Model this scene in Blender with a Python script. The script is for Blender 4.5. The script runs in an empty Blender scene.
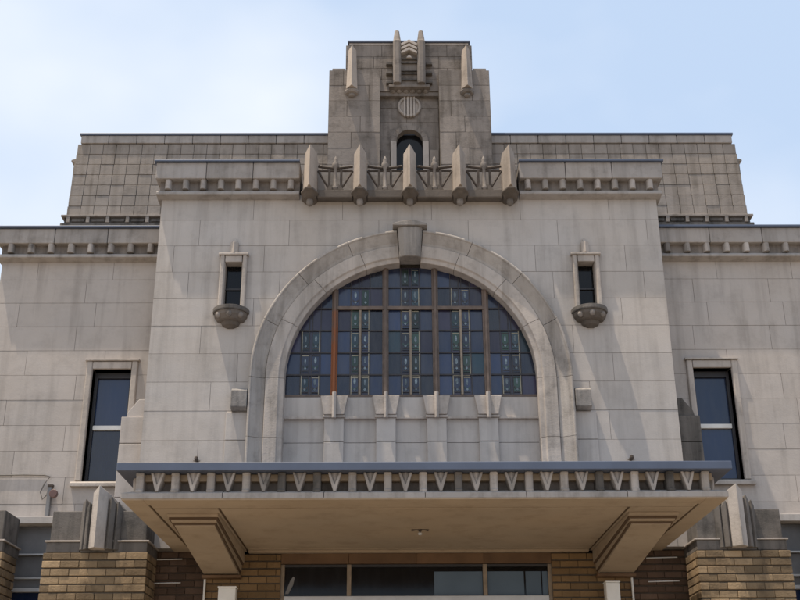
import bpy, bmesh, math, random
from mathutils import Vector, Matrix
random.seed(7)
R = math.radians
scene = bpy.context.scene
C = scene.collection

# ---------------------------------------------------------------- camera
P, YAW, ROLL = R(22.5), R(0.5), R(0.30)
f = Vector((math.sin(YAW)*math.cos(P), math.cos(YAW)*math.cos(P), math.sin(P)))
r = f.cross(Vector((0, 0, 1))).normalized(); u = r.cross(f)
rc = r*math.cos(ROLL) - u*math.sin(ROLL); uc = r*math.sin(ROLL) + u*math.cos(ROLL)
cd = bpy.data.cameras.new('camera'); cam = bpy.data.objects.new('camera', cd); C.objects.link(cam)
cam.matrix_world = Matrix(((rc.x, uc.x, -f.x, -0.30), (rc.y, uc.y, -f.y, -16.0), (rc.z, uc.z, -f.z, 1.6), (0, 0, 0, 1)))
cd.sensor_width = 36; cd.lens = 50.4; cd.clip_start = 0.1; cd.clip_end = 3000
scene.camera = cam

# ---------------------------------------------------------------- sky, sun, exposure
SUN = Vector((-2.38, -1.0, 9.5)).normalized()
w = bpy.data.worlds.new('World'); scene.world = w; w.use_nodes = True
nt = w.node_tree; nt.nodes.clear()
def wn(t, **k):
    n = nt.nodes.new(t)
    for a, b in k.items(): setattr(n, a, b)
    return n
out = wn('ShaderNodeOutputWorld'); bg = wn('ShaderNodeBackground'); sky = wn('ShaderNodeTexSky')
sky.sky_type = 'NISHITA'; sky.sun_disc = False
sky.sun_elevation = math.asin(SUN.z); sky.sun_rotation = math.atan2(SUN.x, SUN.y)
sky.air_density = 1.0; sky.dust_density = 1.6; sky.ozone_density = 1.0
bg.inputs['Strength'].default_value = 0.12
tc = wn('ShaderNodeTexCoord'); mp = wn('ShaderNodeMapping'); mp.inputs['Scale'].default_value = (1, 1, 1.7)
mp.inputs['Location'].default_value = (2.1, 0.7, 0.4)
nz = wn('ShaderNodeTexNoise'); nz.inputs['Scale'].default_value = 2.6; nz.inputs['Detail'].default_value = 4; nz.inputs['Roughness'].default_value = 0.45
rp = wn('ShaderNodeValToRGB'); rp.color_ramp.elements[0].position = 0.40; rp.color_ramp.elements[1].position = 0.80
rp.color_ramp.elements[0].color = (0.0, 0.0, 0.0, 1); rp.color_ramp.elements[1].color = (0.95, 0.95, 0.95, 1)
hz = wn('ShaderNodeMixRGB'); hz.inputs['Fac'].default_value = 0.8; hz.inputs['Color2'].default_value = (4.0, 4.95, 6.35, 1)   # thin summer haze
mx = wn('ShaderNodeMixRGB'); mx.inputs['Color2'].default_value = (6.3, 6.5, 6.8, 1)
L = nt.links.new
L(tc.outputs['Generated'], mp.inputs['Vector']); L(mp.outputs['Vector'], nz.inputs['Vector']); 
sx_ = wn('ShaderNodeSeparateXYZ'); L(tc.outputs['Generated'], sx_.inputs[0])
ma = wn('ShaderNodeMath', operation='MULTIPLY_ADD'); ma.inputs[1].default_value = -0.42; L(sx_.outputs['X'], ma.inputs[0]); L(nz.outputs['Fac'], ma.inputs[2])
L(ma.outputs[0], rp.inputs['Fac'])
L(rp.outputs['Color'], mx.inputs['Fac']); L(sky.outputs['Color'], hz.inputs['Color1']); L(hz.outputs['Color'], mx.inputs['Color1']); L(mx.outputs['Color'], bg.inputs['Color'])
L(bg.outputs['Background'], out.inputs['Surface'])
sd = bpy.data.lights.new('sun', 'SUN'); sun = bpy.data.objects.new('sun', sd); C.objects.link(sun)
sd.energy = 4.5; sd.angle = R(0.5); sd.color = (1.0, 0.87, 0.71)
sun.rotation_euler = SUN.to_track_quat('Z', 'Y').to_euler(); sun.location = (-20, -20, 60)
vs = scene.view_settings
vs.view_transform = 'Standard'; vs.look = 'None'; vs.exposure = 0.43; vs.gamma = 1.0; vs.use_curve_mapping = False

# ---------------------------------------------------------------- materials
MATS = {}
def stone(name, base, dark=(0.12, 0.105, 0.09), stain=0.35, rand=0.10, streak=0.5, rough=0.9, bump=0.25, blotch=1.3, spread=0.10):
    m = bpy.data.materials.new(name); m.use_nodes = True; t = m.node_tree; N = t.nodes.new; K = t.links.new
    b = t.nodes['Principled BSDF']; b.inputs['Roughness'].default_value = rough
    if 'Specular IOR Level' in b.inputs: b.inputs['Specular IOR Level'].default_value = 0.25
    g = N('ShaderNodeNewGeometry'); oi = N('ShaderNodeObjectInfo')
    # value and hue of each piece
    mr = N('ShaderNodeMapRange'); mr.inputs['To Min'].default_value = 1-rand; mr.inputs['To Max'].default_value = 1+rand
    K(oi.outputs['Random'], mr.inputs['Value'])
    # broad blotches
    n1 = N('ShaderNodeTexNoise'); n1.inputs['Scale'].default_value = blotch; n1.inputs['Detail'].default_value = 6; n1.inputs['Roughness'].default_value = 0.62
    K(g.outputs['Position'], n1.inputs['Vector'])
    r1 = N('ShaderNodeMapRange'); r1.inputs['From Min'].default_value = 0.3; r1.inputs['From Max'].default_value = 0.7
    r1.inputs['To Min'].default_value = 1-spread; r1.inputs['To Max'].default_value = 1+spread; K(n1.outputs['Fac'], r1.inputs['Value'])
    mu = N('ShaderNodeMath'); mu.operation = 'MULTIPLY'; K(mr.outputs['Result'], mu.inputs[0]); K(r1.outputs['Result'], mu.inputs[1])
    # warm / cool drift
    n0 = N('ShaderNodeTexNoise'); n0.inputs['Scale'].default_value = 0.9; n0.inputs['Detail'].default_value = 3
    mp0 = N('ShaderNodeMapping'); mp0.inputs['Location'].default_value = (13, 5, 2); K(g.outputs['Position'], mp0.inputs['Vector']); K(mp0.outputs['Vector'], n0.inputs['Vector'])
    c0 = N('ShaderNodeMixRGB'); c0.inputs['Color1'].default_value = (base[0]*1.04, base[1]*0.99, base[2]*0.94, 1); c0.inputs['Color2'].default_value = (base[0]*0.97, base[1]*1.0, base[2]*1.05, 1)
    K(n0.outputs['Fac'], c0.inputs['Fac'])
    hs = N('ShaderNodeHueSaturation'); K(c0.outputs['Color'], hs.inputs['Color']); K(mu.outputs['Value'], hs.inputs['Value'])
    # rain streaks: noise drawn out vertically
    mp = N('ShaderNodeMapping'); mp.inputs['Scale'].default_value = (5.5, 5.5, 0.45); K(g.outputs['Position'], mp.inputs['Vector'])
    n2 = N('ShaderNodeTexNoise'); n2.inputs['Scale'].default_value = 1.0; n2.inputs['Detail'].default_value = 5; n2.inputs['Roughness'].default_value = 0.6; K(mp.outputs['Vector'], n2.inputs['Vector'])
    r2 = N('ShaderNodeMapRange'); r2.inputs['From Min'].default_value = 0.48; r2.inputs['From Max'].default_value = 0.80; r2.inputs['To Max'].default_value = streak; K(n2.outputs['Fac'], r2.inputs['Value'])
    # grime patches
    n3 = N('ShaderNodeTexNoise'); n3.inputs['Scale'].default_value = 3.1; n3.inputs['Detail'].default_value = 7; n3.inputs['Roughness'].default_value = 0.7; K(mp0.outputs['Vector'], n3.inputs['Vector'])
    r3 = N('ShaderNodeMapRange'); r3.inputs['From Min'].default_value = 0.50; r3.inputs['From Max'].default_value = 0.78; r3.inputs['To Max'].default_value = stain; K(n3.outputs['Fac'], r3.inputs['Value'])
    ad = N('ShaderNodeMath'); ad.operation = 'ADD'; ad.use_clamp = True; K(r2.outputs['Result'], ad.inputs[0]); K(r3.outputs['Result'], ad.inputs[1])
    mx = N('ShaderNodeMixRGB'); mx.inputs['Color2'].default_value = (*dark, 1); K(hs.outputs['Color'], mx.inputs['Color1']); K(ad.outputs['Value'], mx.inputs['Fac'])
    K(mx.outputs['Color'], b.inputs['Base Color'])
    n4 = N('ShaderNodeTexNoise'); n4.inputs['Scale'].default_value = 45; n4.inputs['Detail'].default_value = 4; K(g.outputs['Position'], n4.inputs['Vector'])
    n5 = N('ShaderNodeTexNoise'); n5.inputs['Scale'].default_value = 5; n5.inputs['Detail'].default_value = 4; K(g.outputs['Position'], n5.inputs['Vector'])
    a5 = N('ShaderNodeMath'); a5.operation = 'MULTIPLY_ADD'; a5.inputs[1].default_value = 2.5; K(n5.outputs['Fac'], a5.inputs[0]); K(n4.outputs['Fac'], a5.inputs[2])
    bp = N('ShaderNodeBump'); bp.inputs['Strength'].default_value = bump; bp.inputs['Distance'].default_value = 0.012
    K(a5.outputs['Value'], bp.inputs['Height']); K(bp.outputs['Normal'], b.inputs['Normal'])
    MATS[name] = m; return m
def plain(name, col, rough=0.6, metal=0.0, spec=0.5, var=0.12, scale=6.0, bump=0.0):
    m = bpy.data.materials.new(name); m.use_nodes = True; t = m.node_tree; N = t.nodes.new; K = t.links.new
    b = t.nodes['Principled BSDF']; b.inputs['Roughness'].default_value = rough; b.inputs['Metallic'].default_value = metal
    b.inputs['Specular IOR Level'].default_value = spec
    g = N('ShaderNodeNewGeometry'); n = N('ShaderNodeTexNoise'); n.inputs['Scale'].default_value = scale; n.inputs['Detail'].default_value = 6
    K(g.outputs['Position'], n.inputs['Vector'])
    mr = N('ShaderNodeMapRange'); mr.inputs['From Min'].default_value = 0.3; mr.inputs['From Max'].default_value = 0.7; mr.inputs['To Min'].default_value = 1-var; mr.inputs['To Max'].default_value = 1+var
    K(n.outputs['Fac'], mr.inputs['Value'])
    oi = N('ShaderNodeObjectInfo'); m2 = N('ShaderNodeMapRange'); m2.inputs['To Min'].default_value = 1-var*0.7; m2.inputs['To Max'].default_value = 1+var*0.7; K(oi.outputs['Random'], m2.inputs['Value'])
    mm = N('ShaderNodeMath'); mm.operation = 'MULTIPLY'; K(mr.outputs['Result'], mm.inputs[0]); K(m2.outputs['Result'], mm.inputs[1])
    hs = N('ShaderNodeHueSaturation'); hs.inputs['Color'].default_value = (*col, 1); K(mm.outputs['Value'], hs.inputs['Value']); K(hs.outputs['Color'], b.inputs['Base Color'])
    if bump:
        bp = N('ShaderNodeBump'); bp.inputs['Strength'].default_value = bump; bp.inputs['Distance'].default_value = 0.02; K(n.outputs['Fac'], bp.inputs['Height']); K(bp.outputs['Normal'], b.inputs['Normal'])
    MATS[name] = m; return m
stone('ashlar', (0.44, 0.408, 0.378), stain=0.22, rand=0.04, streak=0.40, spread=0.06, bump=0.11)
stone('ashlar_wing', (0.43, 0.393, 0.362), stain=0.25, rand=0.04, streak=0.42, spread=0.065, bump=0.11)
stone('trim', (0.42, 0.378, 0.34), stain=0.5, rand=0.07, streak=0.6)
stone('archivolt', (0.355, 0.325, 0.295), dark=(0.11, 0.095, 0.08), stain=0.6, rand=0.05, streak=0.7, spread=0.12)
stone('keystone', (0.26, 0.24, 0.22), dark=(0.07, 0.065, 0.06), stain=0.6, rand=0.05, streak=0.95, spread=0.14)
stone('frieze_stone', (0.38, 0.345, 0.315), dark=(0.07, 0.065, 0.06), stain=0.7, rand=0.22, streak=0.9, spread=0.16)
stone('cornice', (0.34, 0.315, 0.295), stain=0.55, rand=0.08, streak=0.65)
stone('tower', (0.235, 0.208, 0.186), dark=(0.075, 0.063, 0.052), stain=0.85, rand=0.13, streak=0.95, spread=0.16)
stone('attic_tile', (0.285, 0.254, 0.226), dark=(0.12, 0.10, 0.08), stain=0.55, rand=0.06, streak=0.75, spread=0.11)
stone('parapet', (0.135, 0.115, 0.098), dark=(0.07, 0.06, 0.05), stain=0.7, rand=0.10, streak=0.7, spread=0.16)
stone('post_stone', (0.38, 0.325, 0.275), dark=(0.13, 0.11, 0.09), stain=0.5, rand=0.08, streak=0.6, spread=0.14)
stone('sooty', (0.138, 0.125, 0.113), dark=(0.04, 0.038, 0.035), stain=0.9, rand=0.13, streak=0.95, spread=0.16)
stone('mortar', (0.27, 0.245, 0.225), stain=0.3, rand=0.0, streak=0.3)
stone('mortar_mid', (0.225, 0.20, 0.175), stain=0.4, rand=0.0, streak=0.5)
stone('mortar_dark', (0.11, 0.09, 0.07), stain=0.3, rand=0.0, streak=0.3)
stone('soffit', (0.345, 0.275, 0.20), dark=(0.17, 0.12, 0.075), stain=0.5, rand=0.03, streak=0.0, spread=0.09, bump=0.10, blotch=0.7)
stone('groove_shade', (0.10, 0.065, 0.04), stain=0.3, rand=0.0, streak=0.0)  # dark brown that puts the shade of grooves and console steps into colour
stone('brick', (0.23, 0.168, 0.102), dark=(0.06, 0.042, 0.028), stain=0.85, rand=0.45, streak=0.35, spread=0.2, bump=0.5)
stone('brick_shaded', (0.13, 0.085, 0.06), dark=(0.05, 0.035, 0.03), stain=0.5, rand=0.28, streak=0.4, spread=0.2, bump=0.5)  # darker brick tone holds the shade from canopy and pier
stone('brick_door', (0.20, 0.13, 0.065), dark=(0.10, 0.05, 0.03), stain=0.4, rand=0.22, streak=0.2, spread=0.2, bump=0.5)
plain('flashing', (0.075, 0.095, 0.145), 0.45, 0.0, 0.5, 0.10, 3)
plain('bronze', (0.13, 0.095, 0.075), 0.55, 0.0, 0.4, 0.25, 9)
plain('brass_bar', (0.24, 0.19, 0.14), 0.5, 0.0, 0.4, 0.2, 9)
plain('rust', (0.30, 0.10, 0.03), 0.85, 0.0, 0.2, 0.3, 8, 0.2)
plain('came', (0.045, 0.042, 0.045), 0.5, 0.2, 0.4, 0.2, 12)
plain('pale_came', (0.33, 0.30, 0.22), 0.5, 0.0, 0.4, 0.2, 12)
plain('jewel_glass', (0.125, 0.16, 0.18), 0.15, 0.0, 0.6, 0.6, 30)
plain('iron', (0.055, 0.042, 0.034), 0.7, 0.0, 0.3, 0.3, 14)
plain('white_paint', (0.72, 0.71, 0.68), 0.45, 0.0, 0.4, 0.06, 5)
plain('aluminium', (0.50, 0.50, 0.50), 0.4, 0.3, 0.5, 0.08, 5)
plain('grey_metal', (0.16, 0.16, 0.165), 0.5, 0.0, 0.4, 0.25, 3)
plain('dark_frame', (0.035, 0.033, 0.035), 0.45, 0.0, 0.4, 0.1, 5)
plain('fascia', (0.13, 0.075, 0.04), 0.6, 0.0, 0.3, 0.2, 4)
plain('blind', (0.10, 0.14, 0.19), 0.8, 0.0, 0.2, 0.10, 2)
plain('cable', (0.12, 0.11, 0.10), 0.7)
plain('lamp_red', (0.12, 0.065, 0.055), 0.5)
def rusting():
    m = bpy.data.materials.new('rusting'); m.use_nodes = True; t = m.node_tree; N = t.nodes.new; K = t.links.new
    b = t.nodes['Principled BSDF']; b.inputs['Roughness'].default_value = 0.8
    g = N('ShaderNodeNewGeometry'); sx = N('ShaderNodeSeparateXYZ'); K(g.outputs['Position'], sx.inputs[0])
    n = N('ShaderNodeTexNoise'); n.inputs['Scale'].default_value = 7; n.inputs['Detail'].default_value = 6; K(g.outputs['Position'], n.inputs['Vector'])
    a = N('ShaderNodeMath'); a.operation = 'MULTIPLY_ADD'; a.inputs[1].default_value = 1.6; K(n.outputs['Fac'], a.inputs[0]); K(sx.outputs['Z'], a.inputs[2])
    r_ = N('ShaderNodeMapRange'); r_.inputs['From Min'].default_value = 8.95; r_.inputs['From Max'].default_value = 8.35; K(a.outputs[0], r_.inputs['Value'])
    c = N('ShaderNodeMixRGB'); c.inputs['Color1'].default_value = (0.13, 0.095, 0.075, 1); c.inputs['Color2'].default_value = (0.22, 0.075, 0.028, 1); K(r_.outputs['Result'], c.inputs['Fac'])
    K(c.outputs['Color'], b.inputs['Base Color']); MATS['rusting'] = m
rusting()
def glass(name, col, rough=0.04, wav=0.05, spec=0.8, dust=0.30):
    m = bpy.data.materials.new(name); m.use_nodes = True; t = m.node_tree; N = t.nodes.new; K = t.links.new
    b = t.nodes['Principled BSDF']; b.inputs['Roughness'].default_value = rough; b.inputs['IOR'].default_value = 1.52; b.inputs['Specular IOR Level'].default_value = spec
    oi = N('ShaderNodeObjectInfo'); mr = N('ShaderNodeMapRange'); mr.inputs['To Min'].default_value = 0.3; mr.inputs['To Max'].default_value = 2.2; K(oi.outputs['Random'], mr.inputs['Value'])
    hs = N('ShaderNodeHueSaturation'); hs.inputs['Color'].default_value = (*col, 1); K(mr.outputs['Result'], hs.inputs['Value'])
    g = N('ShaderNodeNewGeometry'); mpd = N('ShaderNodeMapping'); mpd.inputs['Scale'].default_value = (6, 6, 1.2); K(g.outputs['Position'], mpd.inputs['Vector'])
    nd = N('ShaderNodeTexNoise'); nd.inputs['Scale'].default_value = 1.6; nd.inputs['Detail'].default_value = 7; nd.inputs['Roughness'].default_value = 0.65; K(mpd.outputs['Vector'], nd.inputs['Vector'])
    rd = N('ShaderNodeMapRange'); rd.inputs['From Min'].default_value = 0.42; rd.inputs['From Max'].default_value = 0.80; rd.inputs['To Max'].default_value = dust; K(nd.outputs['Fac'], rd.inputs['Value'])
    md = N('ShaderNodeMixRGB'); md.inputs['Color2'].default_value = (0.10, 0.10, 0.10, 1); K(hs.outputs['Color'], md.inputs['Color1']); K(rd.outputs['Result'], md.inputs['Fac']); K(md.outputs['Color'], b.inputs['Base Color'])
    ro = N('ShaderNodeMapRange'); ro.inputs['To Min'].default_value = rough; ro.inputs['To Max'].default_value = rough+0.12; K(nd.outputs['Fac'], ro.inputs['Value']); K(ro.outputs['Result'], b.inputs['Roughness'])
    n = N('ShaderNodeTexNoise'); n.inputs['Scale'].default_value = 3; n.inputs['Detail'].default_value = 2; K(g.outputs['Position'], n.inputs['Vector'])
    bp = N('ShaderNodeBump'); bp.inputs['Strength'].default_value = wav; bp.inputs['Distance'].default_value = 0.02; K(n.outputs['Fac'], bp.inputs['Height']); K(bp.outputs['Normal'], b.inputs['Normal'])
    MATS[name] = m; return m
glass('window_glass', (0.007, 0.017, 0.05), 0.04, 0.05, 0.6, 0.16)
glass('leaded_glass', (0.009, 0.016, 0.042), 0.10, 0.10, 0.6)
glass('leaded_teal', (0.010, 0.024, 0.034), 0.12, 0.10, 0.5)
glass('leaded_violet', (0.020, 0.018, 0.036), 0.12, 0.10, 0.5)
glass('leaded_green', (0.012, 0.030, 0.022), 0.12, 0.10, 0.5)
glass('black_glass', (0.006, 0.006, 0.007), 0.05, 0.05, 0.25, 0.06)
def ground_mat():
    m = bpy.data.materials.new('paving'); m.use_nodes = True; t = m.node_tree; N = t.nodes.new; K = t.links.new
    b = t.nodes['Principled BSDF']; b.inputs['Roughness'].default_value = 0.9
    g = N('ShaderNodeNewGeometry'); n = N('ShaderNodeTexNoise'); n.inputs['Scale'].default_value = 0.6; n.inputs['Detail'].default_value = 8; K(g.outputs['Position'], n.inputs['Vector'])
    br = N('ShaderNodeTexBrick'); br.inputs['Scale'].default_value = 1.0; br.inputs['Color1'].default_value = (0.25, 0.215, 0.17, 1); br.inputs['Color2'].default_value = (0.29, 0.25, 0.20, 1); br.inputs['Mortar'].default_value = (0.14, 0.12, 0.1, 1)
    br.inputs['Mortar Size'].default_value = 0.01; br.inputs['Brick Width'].default_value = 0.6; br.inputs['Row Height'].default_value = 0.3; K(g.outputs['Position'], br.inputs['Vector'])
    mr = N('ShaderNodeMapRange'); mr.inputs['To Min'].default_value = 0.75; mr.inputs['To Max'].default_value = 1.25; K(n.outputs['Fac'], mr.inputs['Value'])
    hs = N('ShaderNodeHueSaturation'); K(br.outputs['Color'], hs.inputs['Color']); K(mr.outputs['Result'], hs.inputs['Value']); K(hs.outputs['Color'], b.inputs['Base Color'])
    MATS['paving'] = m
ground_mat()
def brick_tex(name, c1, c2, mo):
    m = bpy.data.materials.new(name); m.use_nodes = True; t = m.node_tree; N = t.nodes.new; K = t.links.new
    b = t.nodes['Principled BSDF']; b.inputs['Roughness'].default_value = 0.9
    g = N('ShaderNodeNewGeometry'); sx = N('ShaderNodeSeparateXYZ'); cx = N('ShaderNodeCombineXYZ'); K(g.outputs['Position'], sx.inputs[0]); K(sx.outputs['X'], cx.inputs['X']); K(sx.outputs['Z'], cx.inputs['Y'])
    br = N('ShaderNodeTexBrick'); br.inputs['Scale'].default_value = 1.0; br.inputs['Color1'].default_value = (*c1, 1); br.inputs['Color2'].default_value = (*c2, 1); br.inputs['Mortar'].default_value = (*mo, 1)
    br.inputs['Mortar Size'].default_value = 0.008; br.inputs['Brick Width'].default_value = 0.25; br.inputs['Row Height'].default_value = 0.105; K(cx.outputs[0], br.inputs['Vector']); K(br.outputs['Color'], b.inputs['Base Color'])
    MATS[name] = m
brick_tex('brick_low', (0.32, 0.22, 0.12), (0.24, 0.16, 0.09), (0.08, 0.065, 0.05))

# ---------------------------------------------------------------- mesh helpers
class MB:
    def __init__(s): s.v = []; s.f = []
    def poly(s, vs, fs):
        o = len(s.v); s.v += [tuple(p) for p in vs]; s.f += [tuple(o+i for i in q) for q in fs]; return s
    def box(s, x0, x1, y0, y1, z0, z1):
        return s.poly([(x0,y0,z0),(x1,y0,z0),(x1,y1,z0),(x0,y1,z0),(x0,y0,z1),(x1,y0,z1),(x1,y1,z1),(x0,y1,z1)],
                      [(0,3,2,1),(4,5,6,7),(0,1,5,4),(1,2,6,5),(2,3,7,6),(3,0,4,7)])
    def prism(s, pts, a, b, ax='y'):
        n = len(pts)
        mk = {'y': lambda p, t: (p[0], t, p[1]), 'x': lambda p, t: (t, p[0], p[1]), 'z': lambda p, t: (p[0], p[1], t)}[ax]
        vs = [mk(p, a) for p in pts] + [mk(p, b) for p in pts]
        fs = [tuple(range(n)), tuple(range(2*n-1, n-1, -1))] + [(i, (i+1) % n, n+(i+1) % n, n+i) for i in range(n)]
        return s.poly(vs, fs)
    def loft(s, rings, closed=True):
        n = len(rings[0]); vs = [p for q in rings for p in q]; fs = []
        for k in range(len(rings)-1):
            for i in range(n): fs.append((k*n+i, k*n+(i+1) % n, (k+1)*n+(i+1) % n, (k+1)*n+i))
        fs.append(tuple(range(n))); fs.append(tuple(range(len(vs)-1, len(vs)-n-1, -1)))
        return s.poly(vs, fs)
    def tube(s, path, rad, n=8):
        path = [Vector(p) for p in path]; rings = []
        for i, p in enumerate(path):
            d = (path[min(i+1, len(path)-1)] - path[max(i-1, 0)]).normalized()
            a = d.cross(Vector((0, 0, 1)) if abs(d.z) < 0.9 else Vector((0, 1, 0))).normalized(); b = d.cross(a)
            rr = rad[i] if isinstance(rad, (list, tuple)) else rad
            rings.append([tuple(p + a*rr*math.cos(2*math.pi*k/n) + b*rr*math.sin(2*math.pi*k/n)) for k in range(n)])
        return s.loft(rings)
    def lathe(s, cx, cy, prof, n=16):
        return s.loft([[(cx+rr*math.cos(2*math.pi*k/n), cy+rr*math.sin(2*math.pi*k/n), z) for k in range(n)] for rr, z in prof])
    def build(s, name, mat, parent=None, bevel=0.0, seg=2, smooth=False, label=None):
        me = bpy.data.meshes.new(name); me.from_pydata(s.v, [], s.f)
        bm = bmesh.new(); bm.from_mesh(me); bmesh.ops.recalc_face_normals(bm, faces=bm.faces); bm.to_mesh(me); bm.free()
        me.materials.append(MATS[mat])
        o = bpy.data.objects.new(name, me); C.objects.link(o)
        if parent: o.parent = parent
        if bevel:
            b = o.modifiers.new('bevel', 'BEVEL'); b.width = bevel; b.segments = seg; b.limit_method = 'ANGLE'; b.angle_limit = R(35)
        if smooth:
            for p in me.polygons: p.use_smooth = True
        if label: o['label'] = label
        return o
def empty(name, loc=(0, 0, 0), parent=None, label=None, cat=None, group=None):
    o = bpy.data.objects.new(name, None); C.objects.link(o); o.location = loc; o.empty_display_size = 0.2
    if parent: o.parent = parent
    if label: o['label'] = label
    if cat: o['category'] = cat
    if group: o['group'] = group
    return o
def put(me_obj, name, x, y, z, parent, rz=0, mat=None):
    """another copy of a piece, sharing its mesh"""
    o = me_obj.copy(); o.name = name; C.objects.link(o); o.location = (x, y, z); o.rotation_euler = (0, 0, rz); o.parent = parent
    return o
def jit(a): return random.uniform(-a, a)

def rect_minus(rects, h):
    res = []
    for (a, b, c, d) in rects:
        ha, hb, hc, hd = h
        if hb <= a or ha >= b or hd <= c or hc >= d: res.append((a, b, c, d)); continue
        if ha > a: res.append((a, ha, c, d))
        if hb < b: res.append((hb, b, c, d))
        lo, hi = max(a, ha), min(b, hb)
        if hc > c: res.append((lo, hi, c, hc))
        if hd < d: res.append((lo, hi, hd, d))
    return res
def arch_clip(a, b, c, d, arch):
    """the part of rectangle a..b x c..d outside the arched opening (radius, centre height): polygons"""
    if not arch: return [[(a, c), (b, c), (b, d), (a, d)]]
    Rr, zc = arch
    if c >= zc+Rr or a >= Rr or b <= -Rr: return [[(a, c), (b, c), (b, d), (a, d)]]
    lim = Rr if d <= zc else (math.sqrt(max(0, Rr*Rr-(d-zc)**2)) if d < zc+Rr else 0)
    def low(x):
        return c if abs(x) >= Rr else max(c, zc+math.sqrt(Rr*Rr-x*x))
    res = []
    spans = [(a, min(b, -lim)), (max(a, lim), b)] if lim > 0 else [(a, b)]
    for x0, x1 in spans:
        if x1-x0 < 0.01: continue
        n = 12; bot = []
        xs = [x0+(x1-x0)*k/n for k in range(n+1)]
        for x in (-Rr, Rr):
            if x0 < x < x1: xs.append(x)
        xs.sort()
        bot = [(x, low(x)) for x in xs]
        if d <= zc+1e-6: bot = [(x0, c), (x1, c)]
        pts = bot+[(x1, d), (x0, d)]
        cl = []
        for p in pts:
            if not cl or abs(p[0]-cl[-1][0])+abs(p[1]-cl[-1][1]) > 1e-4: cl.append(p)
        if len(cl) >= 3: res.append(cl)
    return res
def ashlar(parent, x0, x1, zl, Lp, Y, mat, bed_to, holes=(), arch=None, gap=0.0055, dep=0.008, name='stone_panel', joints=None, proud=0.0, bedmat='mortar'):
    bed = MB()
    for k in range(len(zl)-1):
        z1, z0 = zl[k], zl[k+1]
        off = (0.5 if k % 2 else 0.0)*Lp + (joints[k % len(joints)] if joints else jit(0.12)*Lp)
        xs = [x0]; x = x0+((off-x0) % Lp)
        while x < x1-0.01:
            if x > x0+0.18 and x1-x > 0.18: xs.append(x)
            x += Lp
        xs.append(x1)
        for a, b in zip(xs[:-1], xs[1:]):
            rb = [(a, b, z0, z1)]; rp_ = [(a+gap/2, b-gap/2, z0+gap/2, z1-gap/2)]
            for h in holes: rb = rect_minus(rb, h); rp_ = rect_minus(rp_, h)
            pm = MB(); dy = -random.random()*proud
            for q in rb:
                for pg in arch_clip(*q, arch): bed.prism(pg, Y+dep, bed_to)
            for q in rp_:
                for pg in arch_clip(*q, arch): MB().prism(pg, Y+dy, Y+dep+0.006).build(name, mat, parent)
    if bed.f: bed.build('mortar_bed', bedmat, parent)

# ================================================================= setting
g = MB().box(-900, 900, -900, 900, -0.4, 0.0).build('ground', 'paving'); g['kind'] = 'structure'

hall = empty('public_hall', (0, 0, 0), None, 'grey stone public hall with arched leaded window, stepped tower and entrance canopy', 'building')

# ---------------------------------------------------------------- central block
ZC = 6.94            # arch centre height
CBW = 3.97
block = empty('central_block', (0, 0, 0), hall, 'projecting central block of pale ashlar')
zl = [10.06] + [9.609-0.451*k for k in range(0, 11)] + [4.43]
zl = [z for z in zl if z > 4.6] + [4.43]
holes = [(s*2.755-0.16, s*2.755+0.16, 8.05, 8.88) for s in (-1, 1)]
ashlar(block, -CBW, CBW, zl, 1.42, 0.0, 'ashlar', 0.36, holes, (2.25, ZC), joints=[0.35, 0.22, 0.55, 0.1, 0.42], proud=0.004)
MB().box(-CBW+0.02, CBW-0.02, 0.37, 9.0, 4.43, 10.2).build('wall_core', 'mortar', block)
MB().box(-CBW+0.01, CBW-0.01, 0.365, 9.0, 0.0, 4.42).build('base_core', 'mortar_dark', block)
MB().box(-CBW+0.05, CBW-0.05, 0.1, 9.0, 10.2, 10.32).build('roof', 'sooty', block)

def cornice(parent, xa, xb, Y, top, n, e0, e1, band=0.37, den=0.205, low=0.10, p=0.19):
    """xa<xb; e0/e1: how far the mouldings return past the ends"""
    z1 = top-band; z2 = z1-den; z3 = z2-low
    xm = (xa+xb)/2
    k = 3
    for i in range(k):                                   # band in lengths
        a = xa-e0*0.06 if i == 0 else xa+(xb-xa)*i/k+0.004
        b = xb+e1*0.06 if i == k-1 else xa+(xb-xa)*(i+1)/k-0.004
        MB().box(a, b, Y-p, Y+0.35, z1, top).build('cornice_band', 'cornice', parent, 0.012)
    MB().box(xa-e0*0.09, xb+e1*0.09, Y-p-0.05, Y+0.36, top+0.001, top+0.035).build('coping', 'flashing', parent, 0.006)
    MB().box(xa, xb, Y-0.06, Y+0.33, z2, z1).build('frieze', 'tower', parent)
    MB().prism([(Y+0.3, z3), (Y-0.02, z3), (Y-0.10, z3+0.018), (Y-0.155, z3+0.03), (Y-0.155, z2-0.03), (Y-0.13, z2-0.001), (Y+0.3, z2-0.001)], xa-e0*0.035, xb+e1*0.035, 'x').build('moulding', 'cornice', parent, 0.006)
    d = None
    for i in range(n):
        x = xa+(xb-xa)*(i+0.5)/n
        if d is None:
            prof = []
            for q in range(9):
                an = math.pi*q/8
                prof.append((-0.052*math.cos(an), -0.07-0.10*math.sin(an)**0.6))
            prof = [(-0.052, -0.05)]+prof+[(0.052, -0.05)]
            d = MB().prism(prof, z2-z1+0.03, -0.001, 'z').build('dentil', 'frieze_stone', parent); d.location = (x, Y, z1)
        else: put(d, 'dentil', x, Y, z1, parent)
for s in (-1, 1):
    a, b = sorted((s*1.76, s*4.0))
    cr = empty('block_cornice', (0, 0, 0), hall)
    cornice(cr, a, b, 0.0, 10.545, 8, 1 if s < 0 else 0, 1 if s > 0 else 0, band=0.285, den=0.195)

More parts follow.
